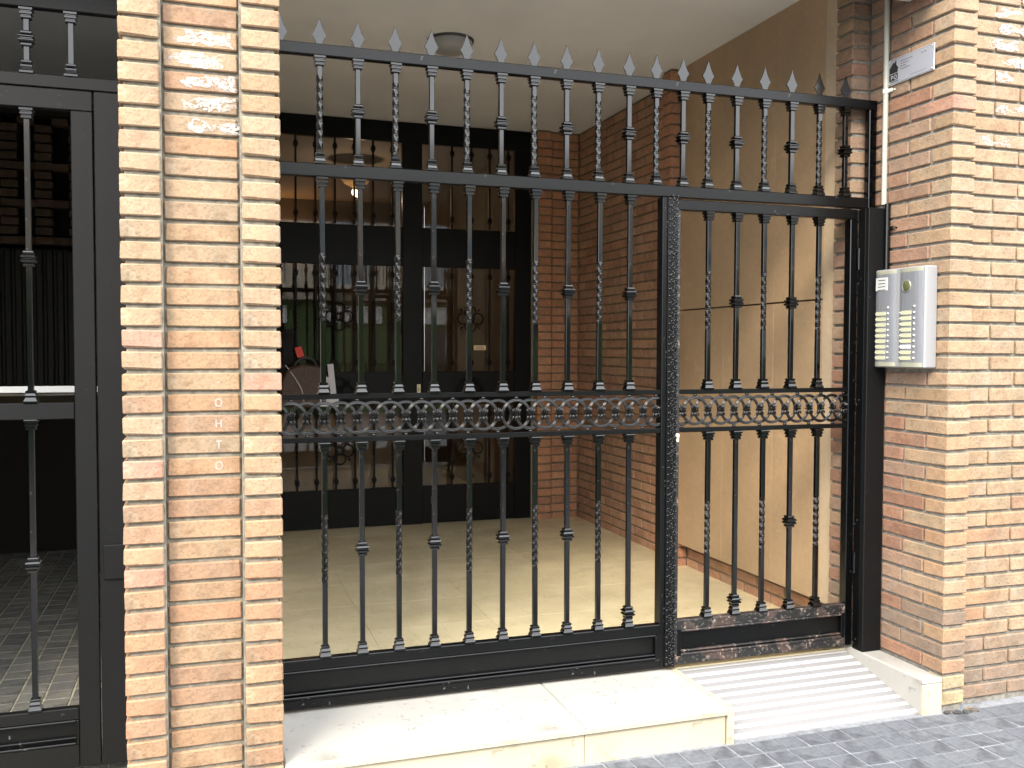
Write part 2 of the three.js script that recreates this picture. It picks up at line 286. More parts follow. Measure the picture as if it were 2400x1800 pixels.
// ---------------------------------------------------------------- iron work builders
function sweepSquare(hw, ys, angs, ch = .2) { // square bar with chamfered edges, twisted per section
  const prof = []; for (const [a, b] of [[1, 1], [-1, 1], [-1, -1], [1, -1]]) { const c = hw * ch; if (a * b > 0) prof.push([a * hw, b * (hw - c)], [a * (hw - c), b * hw]); else prof.push([a * (hw - c), b * hw], [a * hw, b * (hw - c)]); }
  const n = prof.length, pos = [], uv = [], idx = [];
  ys.forEach((y, i) => { const c = Math.cos(angs[i]), s = Math.sin(angs[i]); prof.forEach(([x, z], k) => { pos.push(x * c + z * s, y, -x * s + z * c); uv.push(k * .01, y); }); });
  for (let i = 0; i < ys.length - 1; i++) for (let k = 0; k < n; k++) { const a = i * n + k, b = i * n + (k + 1) % n; idx.push(a, b, a + n, b, b + n, a + n); }
  const g = new THREE.BufferGeometry(); g.setAttribute('position', new THREE.Float32BufferAttribute(pos, 3)); g.setAttribute('uv', new THREE.Float32BufferAttribute(uv, 2)); g.setIndex(idx);
  g.computeVertexNormals();
  const q = g.toNonIndexed(); q.computeVertexNormals(); // orientation test
  { const p = q.attributes.position, nn = q.attributes.normal; if (p.getX(0) * nn.getX(0) + p.getZ(0) * nn.getZ(0) < 0) { const id = g.index.array; for (let i = 0; i < id.length; i += 3) { const tt = id[i]; id[i] = id[i + 1]; id[i + 1] = tt; } } }
  return toCreasedNormals(g, .6);
}
function squareTurned(prof) { // stepped square profile [half width, y]
  const pos = [], uv = [];
  const c = [[1, 1], [1, -1], [-1, -1], [-1, 1]];
  const quad = (a, b, d, e) => { for (const p of [a, b, d, a, d, e]) { pos.push(...p); uv.push(p[0], p[1]); } };
  for (let i = 0; i < prof.length - 1; i++) for (let k = 0; k < 4; k++) { const [h0, y0] = prof[i], [h1, y1] = prof[i + 1], a = c[k], b = c[(k + 1) % 4]; quad([a[0] * h0, y0, a[1] * h0], [a[0] * h1, y1, a[1] * h1], [b[0] * h1, y1, b[1] * h1], [b[0] * h0, y0, b[1] * h0]); }
  const g = new THREE.BufferGeometry(); g.setAttribute('position', new THREE.Float32BufferAttribute(pos, 3)); g.setAttribute('uv', new THREE.Float32BufferAttribute(uv, 2)); g.computeVertexNormals();
  { const p = g.attributes.position, nn = g.attributes.normal; if (p.getX(0) * nn.getX(0) + p.getZ(0) * nn.getZ(0) + 1e-9 < 0) { for (let i = 0; i < p.count; i += 3) { const x = [p.getX(i), p.getY(i), p.getZ(i)]; p.setXYZ(i, p.getX(i + 1), p.getY(i + 1), p.getZ(i + 1)); p.setXYZ(i + 1, ...x); } g.computeVertexNormals(); } }
  return g;
}
const COLLAR_TOP = squareTurned([[.0045, 0], [.0225, -.0005], [.0240, -.003], [.0240, -.011], [.0190, -.0135], [.0190, -.0165], [.0215, -.019], [.0215, -.026], [.0165, -.029], [.0165, -.032], [.0190, -.0345], [.0190, -.040], [.0160, -.043], [.005, -.0435]].reverse());
const COLLAR_BOT = squareTurned([[.005, .050], [.0150, .0495], [.0180, .047], [.0180, .042], [.0150, .039], [.0185, .033], [.0205, .030], [.0205, .025], [.0180, .022], [.0220, .012], [.0245, .008], [.0245, .0005], [.005, 0]].reverse());
const KNOB = squareTurned([[.006, -.031], [.0170, -.0305], [.0190, -.027], [.0190, -.021], [.0165, -.0185], [.0235, -.0145], [.0270, -.0095], [.0270, -.0065], [.0215, -.0025], [.0215, .0005], [.0270, .0045], [.0270, .0075], [.0235, .0125], [.0165, .0165], [.0190, .019], [.0190, .025], [.0170, .0285], [.006, .029]]);
const shaftCache = {};
function shaftGeo(L, tw, hw) {
  const k = [L, hw, ...(tw || [])].map((q) => Math.round(q * 500)).join('_');
  if (!shaftCache[k]) {
    const ys = [0], an = [0];
    if (tw) { const n = 44, rate = -Math.PI / 2 / .0385, len = tw[1] - tw[0], tot = Math.round(len * rate / (Math.PI / 2)) * Math.PI / 2; for (let i = 0; i <= n; i++) { const t = i / n; ys.push(tw[0] + t * len); an.push(tot * t); } ys.push(L); an.push(tot); } else { ys.push(L); an.push(0); }
    shaftCache[k] = sweepSquare(tw ? hw * 1.04 : hw, ys, an, tw ? .16 : .14);
  }
  return shaftCache[k];
}
// one baluster: shaft with a collar at each end and perhaps a knob or a twisted stretch
function baluster(parent, x, y0, y1, z, o = {}) {
  const hw = o.hw ?? .0106, mat = o.mat ?? iron, L = Math.round((y1 - y0) * 500) / 500;
  const b = put(parent, 'baluster', shaftGeo(L, o.twist && [o.twist[0] - y0, o.twist[1] - y0], hw), mat, x, y0, z);
  b.rotation.z = (hash(Math.round(x * 1000), Math.round(y0 * 1000), 3) - .5) * .005;
  if (o.collar !== false) { put(b, 'collar', COLLAR_TOP, mat, 0, L, 0); put(b, 'collar', COLLAR_BOT, mat, 0, 0, 0); }
  for (const k of o.knob ? [].concat(o.knob) : []) { const q = put(b, 'knob', KNOB, mat, 0, k - y0, 0); if (o.kscale) q.scale.set(o.kscale, o.kscale * 1.2, o.kscale); }
  return b;
}
const spearShape = new THREE.Shape(); spearShape.moveTo(-.011, 0); spearShape.quadraticCurveTo(-.014, .022, -.029, .040); spearShape.quadraticCurveTo(-.012, .066, 0, .112); spearShape.quadraticCurveTo(.012, .066, .029, .040); spearShape.quadraticCurveTo(.014, .022, .011, 0);
const SPEAR = new THREE.ExtrudeGeometry(spearShape, { depth: .003, bevelEnabled: true, bevelThickness: .0012, bevelSize: .0012, bevelSegments: 1, curveSegments: 6 }); SPEAR.translate(0, 0, -.0025);
const RING = merged([.0622, .0690].map((r) => new THREE.TorusGeometry(r, .0040, 7, 40)).concat([new THREE.TorusGeometry(.0656, .0034, 5, 40)]));
const leafG = (x, y, a, l, w) => { const g = new THREE.SphereGeometry(1, 6, 5); g.scale(w, l, .006); g.translate(0, l, 0); g.rotateZ(a); g.translate(x, y, .004); return g; };
const CLASP = merged([chamfer(.037, .0085, .022, .003), ...[-.5, 0, .5].map((a) => leafG(0, .006, a, .014, .0042)), ...[-.35, 0, .35].map((a) => leafG(0, -.004, Math.PI + a, .013, .004)), leafG(-.012, .004, .35, .012, .005), leafG(.012, .004, -.35, .012, .005), leafG(-.012, -.004, Math.PI - .35, .012, .005), leafG(.012, -.004, Math.PI + .35, .012, .005)]);
const STUD = (() => { const g = new THREE.SphereGeometry(.0085, 10, 7); g.scale(1.25, .8, 1); return g; })();
// band of interlocking rings between two flat bars
function frieze(parent, xs, x0, x1, z) {
  const f = slab(parent, 'frieze_bar', ironScr, x0, x1, 1.513, 1.535, z - .012, z + .012, .002);
  slab(parent, 'frieze_bar', ironScr, x0, x1, 1.326, 1.348, z - .012, z + .012, .002);
  xs.forEach((x, i) => {
    if (x - .07 > x0 - .09 && x + .07 < x1 + .09) { const r = put(f, 'ring', RING, iron, x, 1.4305, z + (i % 2 ? .004 : -.004)); if (x - .072 < x0) r.scale.x = .93; }
    put(f, 'clasp', CLASP, iron, x, 1.4300, z + .004);
    put(f, 'stud', STUD, iron, x, i % 2 ? 1.508 : 1.353, z + .004);
  });
}
// solid kick panel with mouldings
function kickPanel(t, mat, x0, x1, yt, yb, zf) {
  slab(t, 'bottom_rail', mat, x0, x1, yt - .048, yt, zf - .045, zf, .003);
  slab(t, 'bottom_rail', mat, x0, x1, yb, yb + .042, zf - .045, zf, .003);
  slab(t, 'kick_panel', ironScr, x0 + .02, x1 - .02, yb + .042, yt - .048, zf - .03, zf - .022, .001);
  slab(t, 'stile_cheek', ironScr, x0, x0 + .022, yb + .042, yt - .048, zf - .04, zf - .002, .002);
  slab(t, 'stile_cheek', ironScr, x1 - .022, x1, yb + .042, yt - .048, zf - .04, zf - .002, .002);
  for (const [y0, y1, dz] of [[yt - .058, yt - .048, .0], [yb + .042, yb + .054, .0], [yb + .060, yb + .068, -.008]]) slab(t, 'moulding', mat, x0 + .022, x1 - .022, y0, y1, zf - .03, zf + .004 + dz, .003);
}
const ZF = -.51, ZC = -.53;

// ---------------------------------------------------------------- main gate: fixed screen with transom
const BX = [.207, .370, .533, .695, .857, 1.017, 1.176, 1.336, 1.495, 1.653, 1.797, 1.939, 2.076, 2.236, 2.395, 2.552, 2.716, 2.875];
{
  const t = thing('iron_screen', 'black iron fence screen with spearheads on top, right of the brick pillar', 'fence');
  slab(t, 'top_rail', ironScr, -.02, 3.056, 2.972, 3.020, ZF - .04, ZF, .003);
  slab(t, 'middle_rail', ironScr, -.02, 3.011, 2.463, 2.517, ZF - .04, ZF, .003);
  slab(t, 'upright', iron, 3.011, 3.056, 2.463, 2.972, ZF - .04, ZF - .0015, .003);
  slab(t, 'upright', iron, .004, .034, .176, 2.463, ZF - .04, ZF - .0015, .003);
  slab(t, 'upright', ironScr, 1.827, 1.866, .176, 2.463, ZF - .06, ZF - .0015, .003);
  for (const x of [.045, ...BX]) put(t, 'spearhead', SPEAR, iron, x, 3.019, ZC).scale.set(1.08, 1.03, 1);
  BX.forEach((x, i) => baluster(t, x, 2.517, 2.972, ZC, i % 2 ? { knob: 2.752 } : { twist: [2.578, 2.895] }));
  const tilt = [0, -.004, .003, .002, -.003, .005, -.002, .001, .004, -.003];
  for (let i = 0; i < 10; i++) {
    baluster(t, BX[i] + .010, 1.535, 2.463, ZC, i % 2 ? { knob: 1.998 + tilt[i] } : { twist: [1.85 + tilt[i], 2.137 + tilt[i]] });
    baluster(t, BX[i] + .012, .390, 1.326, ZC, i % 2 ? { knob: i === 9 ? .462 : .859 + tilt[i] } : { twist: [.715 + tilt[i], 1.015 + tilt[i]] });
  }
  const cl = [.006, .077, .146, .218, .290, .361, .433, .505, .577, .648, .719, .791, .863, .934, 1.005, 1.092, 1.162, 1.233, 1.303, 1.374, 1.448, 1.518, 1.590, 1.664, 1.735, 1.805];
  frieze(t, cl, -.01, 1.829, ZC);
  kickPanel(t, ironScr, .0, 1.829, .390, .176, ZF);
}
// ---------------------------------------------------------------- gate door
{
  const t = thing('gate_door', 'narrow black iron gate door with chipped paint, at the top of the ramp', 'gate');
  const x0 = 1.871, x1 = 2.947;
  slab(t, 'top_rail', ironScr, x0, x1, 2.404, 2.454, ZF - .04, ZF, .003);
  slab(t, 'stile', ironWorn, x0, 1.924, .182, 2.404, ZF - .04, ZF, .003);
  slab(t, 'stile', iron, 2.903, x1, .182, 2.404, ZF - .05, ZF, .003);
  [2.087, 2.245, 2.402, 2.563, 2.724].forEach((x, i) => {
    baluster(t, x, 1.535, 2.404, ZC, i % 2 ? { knob: 1.969 } : { twist: [1.826, 2.112] });
    baluster(t, x + .006, .402, 1.326, ZC, i % 2 ? { knob: i === 1 ? .474 : .855 } : { twist: [.72, .985] });
  });
  frieze(t, [1.948, 2.017, 2.088, 2.162, 2.236, 2.309, 2.383, 2.456, 2.532, 2.605, 2.675, 2.747, 2.820, 2.887], 1.922, 2.905, ZC);
  kickPanel(t, ironWorn, 1.922, 2.905, .402, .182, ZF);
  // embossed strip over the closing edge
  const strip = slab(t, 'lock_strip', ironScr, 1.853, 1.905, .176, 2.462, ZF + .001, ZF + .007, .002);
  reseed(61);
  const beads = [], scr = [];
  for (let y = .195, i = 0; y < 2.455; y += .0332, i++) {
    const b = new THREE.SphereGeometry(.0062, 6, 5); b.translate(1.860, y, ZF + .009); beads.push(b);
    const e = new THREE.SphereGeometry(.0052, 6, 5); e.scale(.8, 1.6, .8); e.translate(1.9045, y + .014, ZF + .006); beads.push(e);
    const a = new THREE.TorusGeometry(.0085, .0026, 5, 10, 5.2); a.rotateZ(rr(0, 6)); a.translate(i % 2 ? 1.877 : 1.892, y, ZF + .0085); scr.push(a);
    const c = new THREE.TorusGeometry(.0065, .0024, 5, 9, 4.6); c.rotateZ(rr(0, 6)); c.translate(i % 2 ? 1.893 : 1.876, y + .009, ZF + .0085); scr.push(c);
    const s = new THREE.SphereGeometry(.004, 5, 4); s.scale(1, 2, 1); s.rotateZ(rr(-1, 1)); s.translate(rr(1.87, 1.898), y + .017, ZF + .008); scr.push(s);
  }
  put(strip, 'beading', merged(beads), iron); put(strip, 'scroll_relief', merged(scr), iron);
  const lk = new THREE.Shape(); lk.absarc(0, .008, .0095, -.9, Math.PI + .9, false); lk.lineTo(-.005, -.016); lk.absarc(0, -.018, .006, Math.PI, Math.PI * 2, false);
  const lg = new THREE.ExtrudeGeometry(lk, { depth: .007, bevelEnabled: true, bevelThickness: .001, bevelSize: .001, bevelSegments: 1 });
  const l = put(t, 'lock_cylinder', lg, M([.75, .62, .45], .35, { metalness: .6 }), 1.912, 1.305, ZF + .001);
  put(l, 'keyway', chamfer(.002, .008, .002, .0004), ironPlain, 0, .007, .008);
}
// gate post in front of the reveal
{
  const t = thing('gate_post', 'wide black box post holding the gate door against the brick corner', 'post');
  slab(t, 'post_box', ironDull, 2.951, 3.066, .166, 2.455, -.512, -.43, .003);
  slab(t, 'hinge_strip', ironScr, 2.9485, 2.953, .17, 2.45, -.505, -.455, .001);
  for (const y of [.62, 2.2]) put(t, 'hinge', new THREE.CylinderGeometry(.009, .009, .11, 10), iron, 2.949, y, -.5);
}
// ---------------------------------------------------------------- left gate (garage passage)
{
  const t = thing('iron_screen', 'dark upper transom and frame of the left gate, above the left gate door', 'fence');
  slab(t, 'top_rail', ironDull, -2.3, -.53, 3.046, 3.11, ZF - .04, ZF, .003);
  slab(t, 'transom_rail', ironDull, -2.3, -.53, 2.745, 2.794, ZF - .04, ZF, .003);
  slab(t, 'upright', ironDull, -.676, -.53, .045, 2.742, ZF - .06, ZF, .003);
  slab(t, 'upright', ironDull, -2.3, -2.16, .045, 2.742, ZF - .06, ZF, .003);
  for (let i = 0; i < 10; i++) baluster(t, -.756 - i * .157, 2.794, 3.046, ZC, i % 2 ? { knob: 2.928 } : {});
  slab(t, 'hinge_box', ironDull, -.662, -.56, .80, .94, ZF + .002, ZF + .014, .004);
}
{
  const t = thing('gate_door', 'plain black iron gate door on the left, leading to the dark passage', 'gate');
  const x0 = -2.155, x1 = -.681;
  slab(t, 'top_rail', ironDull, x0, x1, 2.663, 2.741, ZF - .04, ZF, .003);
  slab(t, 'stile', ironDull, -.760, x1, .048, 2.662, ZF - .04, ZF - .0005, .003);
  slab(t, 'stile', ironDull, x0, x0 + .08, .048, 2.662, ZF - .04, ZF - .0005, .003);
  slab(t, 'middle_rail', ironDull, x0 + .08, -.761, 1.449, 1.514, ZF - .04, ZF, .003);
  for (let i = 0; i < 8; i++) { const x = -.918 - i * .157; baluster(t, x, 1.514, 2.662, ZC, { knob: 2.079 }); baluster(t, x - .002, .288, 1.449, ZC, { knob: .875 }); }
  slab(t, 'bottom_rail', ironDull, x0 + .08, -.761, .240, .288, ZF - .04, ZF, .003);
  slab(t, 'bottom_rail', ironDull, x0 + .08, -.761, .048, .136, ZF - .04, ZF, .003);
  slab(t, 'kick_panel', ironScr, x0 + .08, -.761, .136, .240, ZF - .03, ZF - .022, .001);
  slab(t, 'moulding', ironScr, x0 + .09, -.772, .228, .239, ZF - .03, ZF + .004, .003);
  slab(t, 'moulding', ironScr, x0 + .09, -.772, .137, .148, ZF - .03, ZF + .004, .003);
  slab(t, 'moulding', ironScr, x0 + .09, -.772, .160, .167, ZF - .03, ZF - .006, .002);
  slab(t, 'moulding', ironScr, -.772, -.7612, .137, .239, ZF - .03, ZF + .003, .002);
}
// crumbled mortar at the foot of the right corner
{
  const t = thing('mortar_rubble', 'dark crumbled mortar lumps at the foot of the brick corner, on the pavers', 'rubble'); reseed(131);
  const ms = [M([.05, .05, .052], .95, { map: mortarTex }), M([.22, .16, .10], .95, { map: mortarTex }), M([.10, .085, .07], .95, { map: mortarTex })];
  for (let i = 0; i < 13; i++) { const s = rr(.006, .018), g = new THREE.IcosahedronGeometry(1, 1), p = g.attributes.position; for (let k = 0; k < p.count; k++) { const q = .75 + .5 * hash(Math.round(p.getX(k) * 9), Math.round(p.getY(k) * 9 + p.getZ(k) * 31), i); p.setXYZ(k, p.getX(k) * q, p.getY(k) * q, p.getZ(k) * q); } g.computeVertexNormals(); const m = put(t, 'lump', g, ms[i % 3], 3.08 + rr(0, .17), s * .25, .012 + rr(0, .055) * rnd()); m.scale.set(s * 1.6, s * .7, s); }
}
// ---------------------------------------------------------------- steps and ramp
{
  const t = thing('marble_step', 'worn white marble step with rounded cream front edge, below the fixed gate', 'step');
  slab(t, 'tread', stepWhite, .004, 1.222, .128, .161, -.60, .006, .006);
  slab(t, 'tread', stepWhite, 1.2245, 1.895, .128, .161, -.60, .006, .006);
  slab(t, 'riser', stepCream, .006, 1.222, -.02, .126, -.55, -.008, .002);
  slab(t, 'riser', stepCream, 1.2245, 1.893, -.02, .126, -.55, -.008, .002);
  slab(t, 'end_slab', stepCream, 1.897, 1.931, -.02, .158, -.55, .006, .004);
  slab(t, 'front_edge', stepCream, .004, 1.895, .1295, .153, .0045, .010, .002);
}
{
  const t = thing('entrance_ramp', 'short white marble ramp with roughened grip bands, up to the gate door', 'ramp');
  const zT = -.60, yT = .150, zB = -.022, yB = .008, ang = Math.atan2(yT - yB, zB - zT), len = Math.hypot(yT - yB, zB - zT);
  const rough = M([.215, .212, .214], .9, { map: plasterTex }), smooth = M([.42, .417, .41], .4, { map: plasterTex });
  const n = 20, w = len / n; reseed(71);
  for (let i = 0; i < n; i++) {
    const s = (i + .5) * w, y = yB + s * Math.sin(ang), z = zB - s * Math.cos(ang), band = i % 2 === 1;
    const cuts = i > 12 && i < 18 ? [[1.933, 2.62], [2.6215, 2.949]] : [[1.933, 2.949]];
    for (const [a, b] of cuts) { const m = put(t, 'ramp_strip', chamfer(b - a, .05, w + (band ? .004 : -.004), .0015, .0004), band ? rough : smooth, (a + b) / 2, y - .025 * Math.cos(ang) - (band ? .0018 : 0), z - .025 * Math.sin(ang)); m.rotation.x = ang; }
  }
  slab(t, 'ramp_base', stepCream, 1.934, 2.948, -.05, .004, -.6, -.03, .001);
  slab(t, 'sill', stepWhite, 1.897, 2.949, .06, .149, -.66, -.598, .003);
}
{
  const t = thing('marble_block', 'white marble side block of the ramp, at the foot of the brick corner', 'block');
  slab(t, 'block_body', stepCream, 2.951, 3.066, -.02, .142, -.60, .002, .003);
  slab(t, 'top_slab', stepWhite, 2.951, 3.067, .1425, .166, -.60, .003, .005);
  slab(t, 'ramp_cheek', stepWhite, 2.9495, 2.9515, .0, .16, -.6, -.01, .0004);
}
// ---------------------------------------------------------------- pavement and road
{
  const base = slab(scene, 'pavement', M([.31, .315, .32], .92, { map: paverTex, bumpMap: paverBump, bumpScale: .002 }), -12, 16, -.14, -.0035, -.06, 4.4, .004);
  tag(base, 'grey pavement of small square concrete pavers in front of the step', null, null, 'structure');
  const tones = [[.27, .281, .302], [.258, .270, .291], [.282, .294, .312], [.243, .254, .277], [.275, .289, .305]].map((c) => M(c.map((q) => q * .54), .88, { map: paverTex, bumpMap: paverBump, bumpScale: .002 }));
  reseed(81); const gs = Array.from({ length: 6 }, () => chamfer(.1135, .03, .1165, .003, .0012, 2));
  for (let i = -16; i < 13; i++) for (let j = 0; j < 9; j++) {
    const x = 2.7615 + .1172 * i, z = .072 + .12 * j;
    put(base, 'paver', gs[Math.floor(rnd() * 6)], pick(tones), x, -.0152 + rr(-.0012, .0008), z);
  }
}
tag(slab(scene, 'road', M([.2, .2, .2], .9, { map: paverTex }), -60, 60, -.4, -.145, 4.4, 60, .01), 'asphalt road behind the viewer', null, null, 'structure');
tag(slab(scene, 'ground', M([.16, .15, .14], .95), -60, 60, -.6, -.402, -60, 60, .01), 'ground under the buildings', null, null, 'structure');
tag(slab(scene, 'kerb', M([.42, .42, .41], .9, { map: paverTex }), -12, 16, -.3, -.004, 4.4005, 4.52, .01), 'stone kerb of the pavement', null, null, 'structure');

// ---------------------------------------------------------------- ceiling lamp of the porch
{
  const t = thing('ceiling_lamp', 'round grey drum lamp fixed to the porch ceiling, unlit', 'lamp', null, [1.275, CEIL, -2.43]);
  const body = new THREE.LatheGeometry([[0, -.085], [.07, -.084], [.115, -.072], [.135, -.05], [.140, -.012]].map(([r, y]) => new THREE.Vector2(r, y)), 32);
  put(t, 'lamp_shade', body, M([.30, .298, .29], .4));
  put(t, 'rim', new THREE.LatheGeometry([[.139, -.016], [.150, -.014], [.152, -.004], [.146, -.0005], [.1, -.0005]].map(([r, y]) => new THREE.Vector2(r, y)), 32), M([.05, .05, .05], .4));
}
// ---------------------------------------------------------------- glazed entrance door at the back
const DZ = -4.70, glass = new THREE.MeshPhysicalMaterial({ color: 0xffffff, roughness: .01, transmission: 1, thickness: 0, ior: 1.5, specularIntensity: .62 });
const scrollG = (() => {
  const list = [];
  for (let q = 0; q < 4; q++) {
    const pts = []; for (let i = 0; i <= 40; i++) { const t = i / 40 * 2 - 1, a = t * 2.15, e = Math.max(0, Math.abs(t) - .72) / .28, r = .052 - .030 * e, c = Math.sign(t) * e; pts.push(new THREE.Vector3(.066 + Math.cos(a + c * 2.0) * r - e * .012, Math.sin(a + c * 2.0) * r + Math.sign(t) * e * .006, 0)); }
    const g = new THREE.TubeGeometry(new THREE.CatmullRomCurve3(pts), 44, .0075, 5); g.rotateZ(q * Math.PI / 2); list.push(g);
    const l = new THREE.SphereGeometry(1, 6, 5); l.scale(.020, .009, .006); l.translate(.112, 0, 0); l.rotateZ(q * Math.PI / 2 + Math.PI / 4); list.push(l);
    const b = new THREE.SphereGeometry(.011, 7, 6); b.translate(.055, 0, 0); b.rotateZ(q * Math.PI / 2 + Math.PI / 4); list.push(b);
  }
  return merged(list);
})();
{
  const t = thing('entrance_door', 'black glazed double door with slim bars and iron scrolls, at the far end of the porch', 'door');
  const f = (n, x0, x1, y0, y1, z0 = DZ - .05, z1 = DZ) => slab(t, n, doorBlack, x0, x1, y0, y1, z0, z1, .003);
  f('header', .002, 2.632, 3.557, CEIL - .004); f('jamb', 2.475, 2.632, FLOOR, 3.5565); f('jamb', .002, .06, FLOOR, 3.5565);
  f('mullion', 1.424, 1.600, FLOOR, 3.5565, DZ - .055, DZ + .006);
  for (const [a, b] of [[.0605, 1.4235], [1.6005, 2.4745]]) {
    f('transom_rail', a, b, 2.465, 2.812); f('lock_rail', a, b, 1.23, 1.527, DZ - .05, DZ + .002); f('bottom_panel', a, b, FLOOR + .004, .492);
    for (const [y0, y1] of [[2.813, 3.556], [1.528, 2.464], [.493, 1.229]]) {
      slab(t, 'glass_pane', glass, a, b, y0, y1, DZ - .031, DZ - .027, .0005);
      const n = Math.max(2, Math.round((b - a) / .168));
      for (let i = 0; i < 8; i++) {
        const x = a < 1 ? .325 + i * .1665 : 1.865 + i * .1775 * (i > 1 ? 1 : 1.02); if (x > b - .04) break;
        const tw = y1 - y0 > .72 && y0 < 2.5 ? [y0 + (y1 - y0) * .38, y0 + (y1 - y0) * .66] : null;
        baluster(t, x, y0, y1, DZ + .03, { mat: doorBlack, hw: .0085, collar: false, knob: [y0 + .08, y1 - .08], kscale: .78, twist: tw });
      }
    }
  }
  for (const [x, y] of [[.856, 2.008], [2.034, 2.002], [.856, .84], [2.034, .83], [.856, 1.36], [2.034, 1.36]]) put(t, 'scroll_rosette', scrollG, doorBlack, x, y, DZ + .045);
  const e = slab(t, 'escutcheon', M([.62, .55, .36], .4, { metalness: .3 }), 1.549, 1.583, 1.325, 1.412, DZ + .0065, DZ + .011, .002);
  put(e, 'keyhole', chamfer(.006, .03, .002, .0006), ironPlain, 1.566, 1.366, DZ + .0115);
  put(t, 'doorbell_plate', chamfer(.05, .07, .008, .003), M([.04, .04, .04], .5), 1.70, .36, DZ + .004);
  for (const y of [.6, 1.36, 2.3]) put(t, 'hinge', new THREE.CylinderGeometry(.009, .009, .12, 8), doorBlack, 2.476, y, DZ + .008);
  slab(t, 'door_edge_trim', M([.30, .27, .17], .5, { metalness: .4 }), 2.633, 2.652, FLOOR, 3.6, DZ - .05, DZ + .02, .002);
}
{
  const c = document.createElement('canvas'); c.width = 256; c.height = 96; const x = c.getContext('2d'); x.fillStyle = '#e2c9a2'; x.fillRect(0, 0, 256, 96); x.fillStyle = '#5a4330'; x.font = 'bold 34px sans-serif'; x.fillText('1 DE JUNIO', 22, 40); x.fillText('LIMPIAMOS', 26, 80);
  const tx = new THREE.CanvasTexture(c); tx.colorSpace = THREE.SRGBColorSpace;
  const s = put(scene, 'paper_notice', new THREE.BoxGeometry(.118, .044, .001), M(0xffffff, .8, { map: tx }), 2.145, 1.742, DZ - .024);
  tag(s, 'small cream paper notice with dark lettering stuck on the right door pane', 'notice');
}
// ---------------------------------------------------------------- lobby behind the glass
{
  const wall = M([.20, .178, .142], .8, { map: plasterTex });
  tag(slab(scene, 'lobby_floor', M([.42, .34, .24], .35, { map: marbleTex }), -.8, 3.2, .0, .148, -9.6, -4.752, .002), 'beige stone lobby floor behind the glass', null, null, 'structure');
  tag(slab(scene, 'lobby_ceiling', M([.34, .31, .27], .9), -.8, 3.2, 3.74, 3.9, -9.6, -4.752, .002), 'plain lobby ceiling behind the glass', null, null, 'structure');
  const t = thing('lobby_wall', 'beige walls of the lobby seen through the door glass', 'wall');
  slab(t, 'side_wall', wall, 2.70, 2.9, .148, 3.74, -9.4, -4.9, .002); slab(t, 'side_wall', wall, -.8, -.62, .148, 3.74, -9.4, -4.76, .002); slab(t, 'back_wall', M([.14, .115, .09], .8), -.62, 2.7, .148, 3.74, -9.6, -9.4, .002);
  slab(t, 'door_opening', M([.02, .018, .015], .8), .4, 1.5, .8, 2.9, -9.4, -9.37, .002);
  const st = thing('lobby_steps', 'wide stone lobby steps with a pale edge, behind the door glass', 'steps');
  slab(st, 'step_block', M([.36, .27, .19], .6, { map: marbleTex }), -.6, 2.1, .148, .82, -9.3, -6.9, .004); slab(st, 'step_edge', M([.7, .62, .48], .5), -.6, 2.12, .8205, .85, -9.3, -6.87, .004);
  const lp = thing('hanging_lamp', 'lit warm bowl lamp on the lobby ceiling, seen through the left pane', 'lamp', null, [1.29, 3.42, -6.5]);
  put(lp, 'bowl', new THREE.LatheGeometry([[.0, .02], [.05, .025], [.12, .06], [.17, .13], [.18, .16]].map(([r, y]) => new THREE.Vector2(r, y)), 24), M([.6, .42, .2], .5, { side: THREE.DoubleSide }));
  put(lp, 'rod', new THREE.CylinderGeometry(.008, .008, .3, 8), doorBlack, 0, .17, 0);
  put(lp, 'bulb', new THREE.SphereGeometry(.045, 14, 10), M([1, .8, .5], .5, { emissive: new THREE.Color(1, .72, .38), emissiveIntensity: .8 }), 0, -.03, 0);
  const pl = new THREE.PointLight(0xffd8b0, .09, 0, 2); pl.position.set(1.29, 3.32, -6.5); pl.castShadow = true; scene.add(pl);
  const sc = thing('wall_sconce', 'glowing warm uplight on the lobby wall, low in the left transom pane', 'lamp', null, [.62, 2.80, -9.28]);
  put(sc, 'shade', new THREE.LatheGeometry([[.02, 0], [.09, .02], [.15, .10]].map(([r, y]) => new THREE.Vector2(r, y)), 20), M([.5, .36, .2], .5, { side: THREE.DoubleSide }));
  put(sc, 'bulb', new THREE.SphereGeometry(.05, 12, 8), M([1, .8, .5], .5, { emissive: new THREE.Color(1, .7, .34), emissiveIntensity: .8 }), 0, .09, 0);
  const p2 = new THREE.PointLight(0xffb868, .12, 0, 2); p2.position.set(.62, 3.02, -9.2); p2.castShadow = true; scene.add(p2);
}
// ---------------------------------------------------------------- conduit, plate, doorbell panel
{
  const t = thing('conduit_pipe', 'thin cream conduit pipe running down the brick reveal, black below', 'pipe');
  const g = new THREE.CylinderGeometry(.0135, .0135, 1.7, 16); put(t, 'pale_pipe', g, M([.33, .325, .275], .45), 3.052, 3.325, -.445);
  put(t, 'black_pipe', new THREE.CylinderGeometry(.0145, .0145, .42, 16), iron, 3.051, 2.265, -.4435 + .004).position.z = -.415;
  for (const [y, m, z] of [[3.05, M([.62, .62, .55], .5), -.445], [2.35, iron, -.415]]) { const c = put(t, 'clamp', new THREE.CylinderGeometry(.0165, .0165, .02, 16), m, 3.052, y, z); const e = put(c, 'screw_lug', chamfer(.01, .018, .03, .003), m, .006, 0, .026); put(t, 'nail', new THREE.CylinderGeometry(.004, .004, .01, 8), m, 3.0635, y, z + .05).rotation.z = Math.PI / 2; }
}
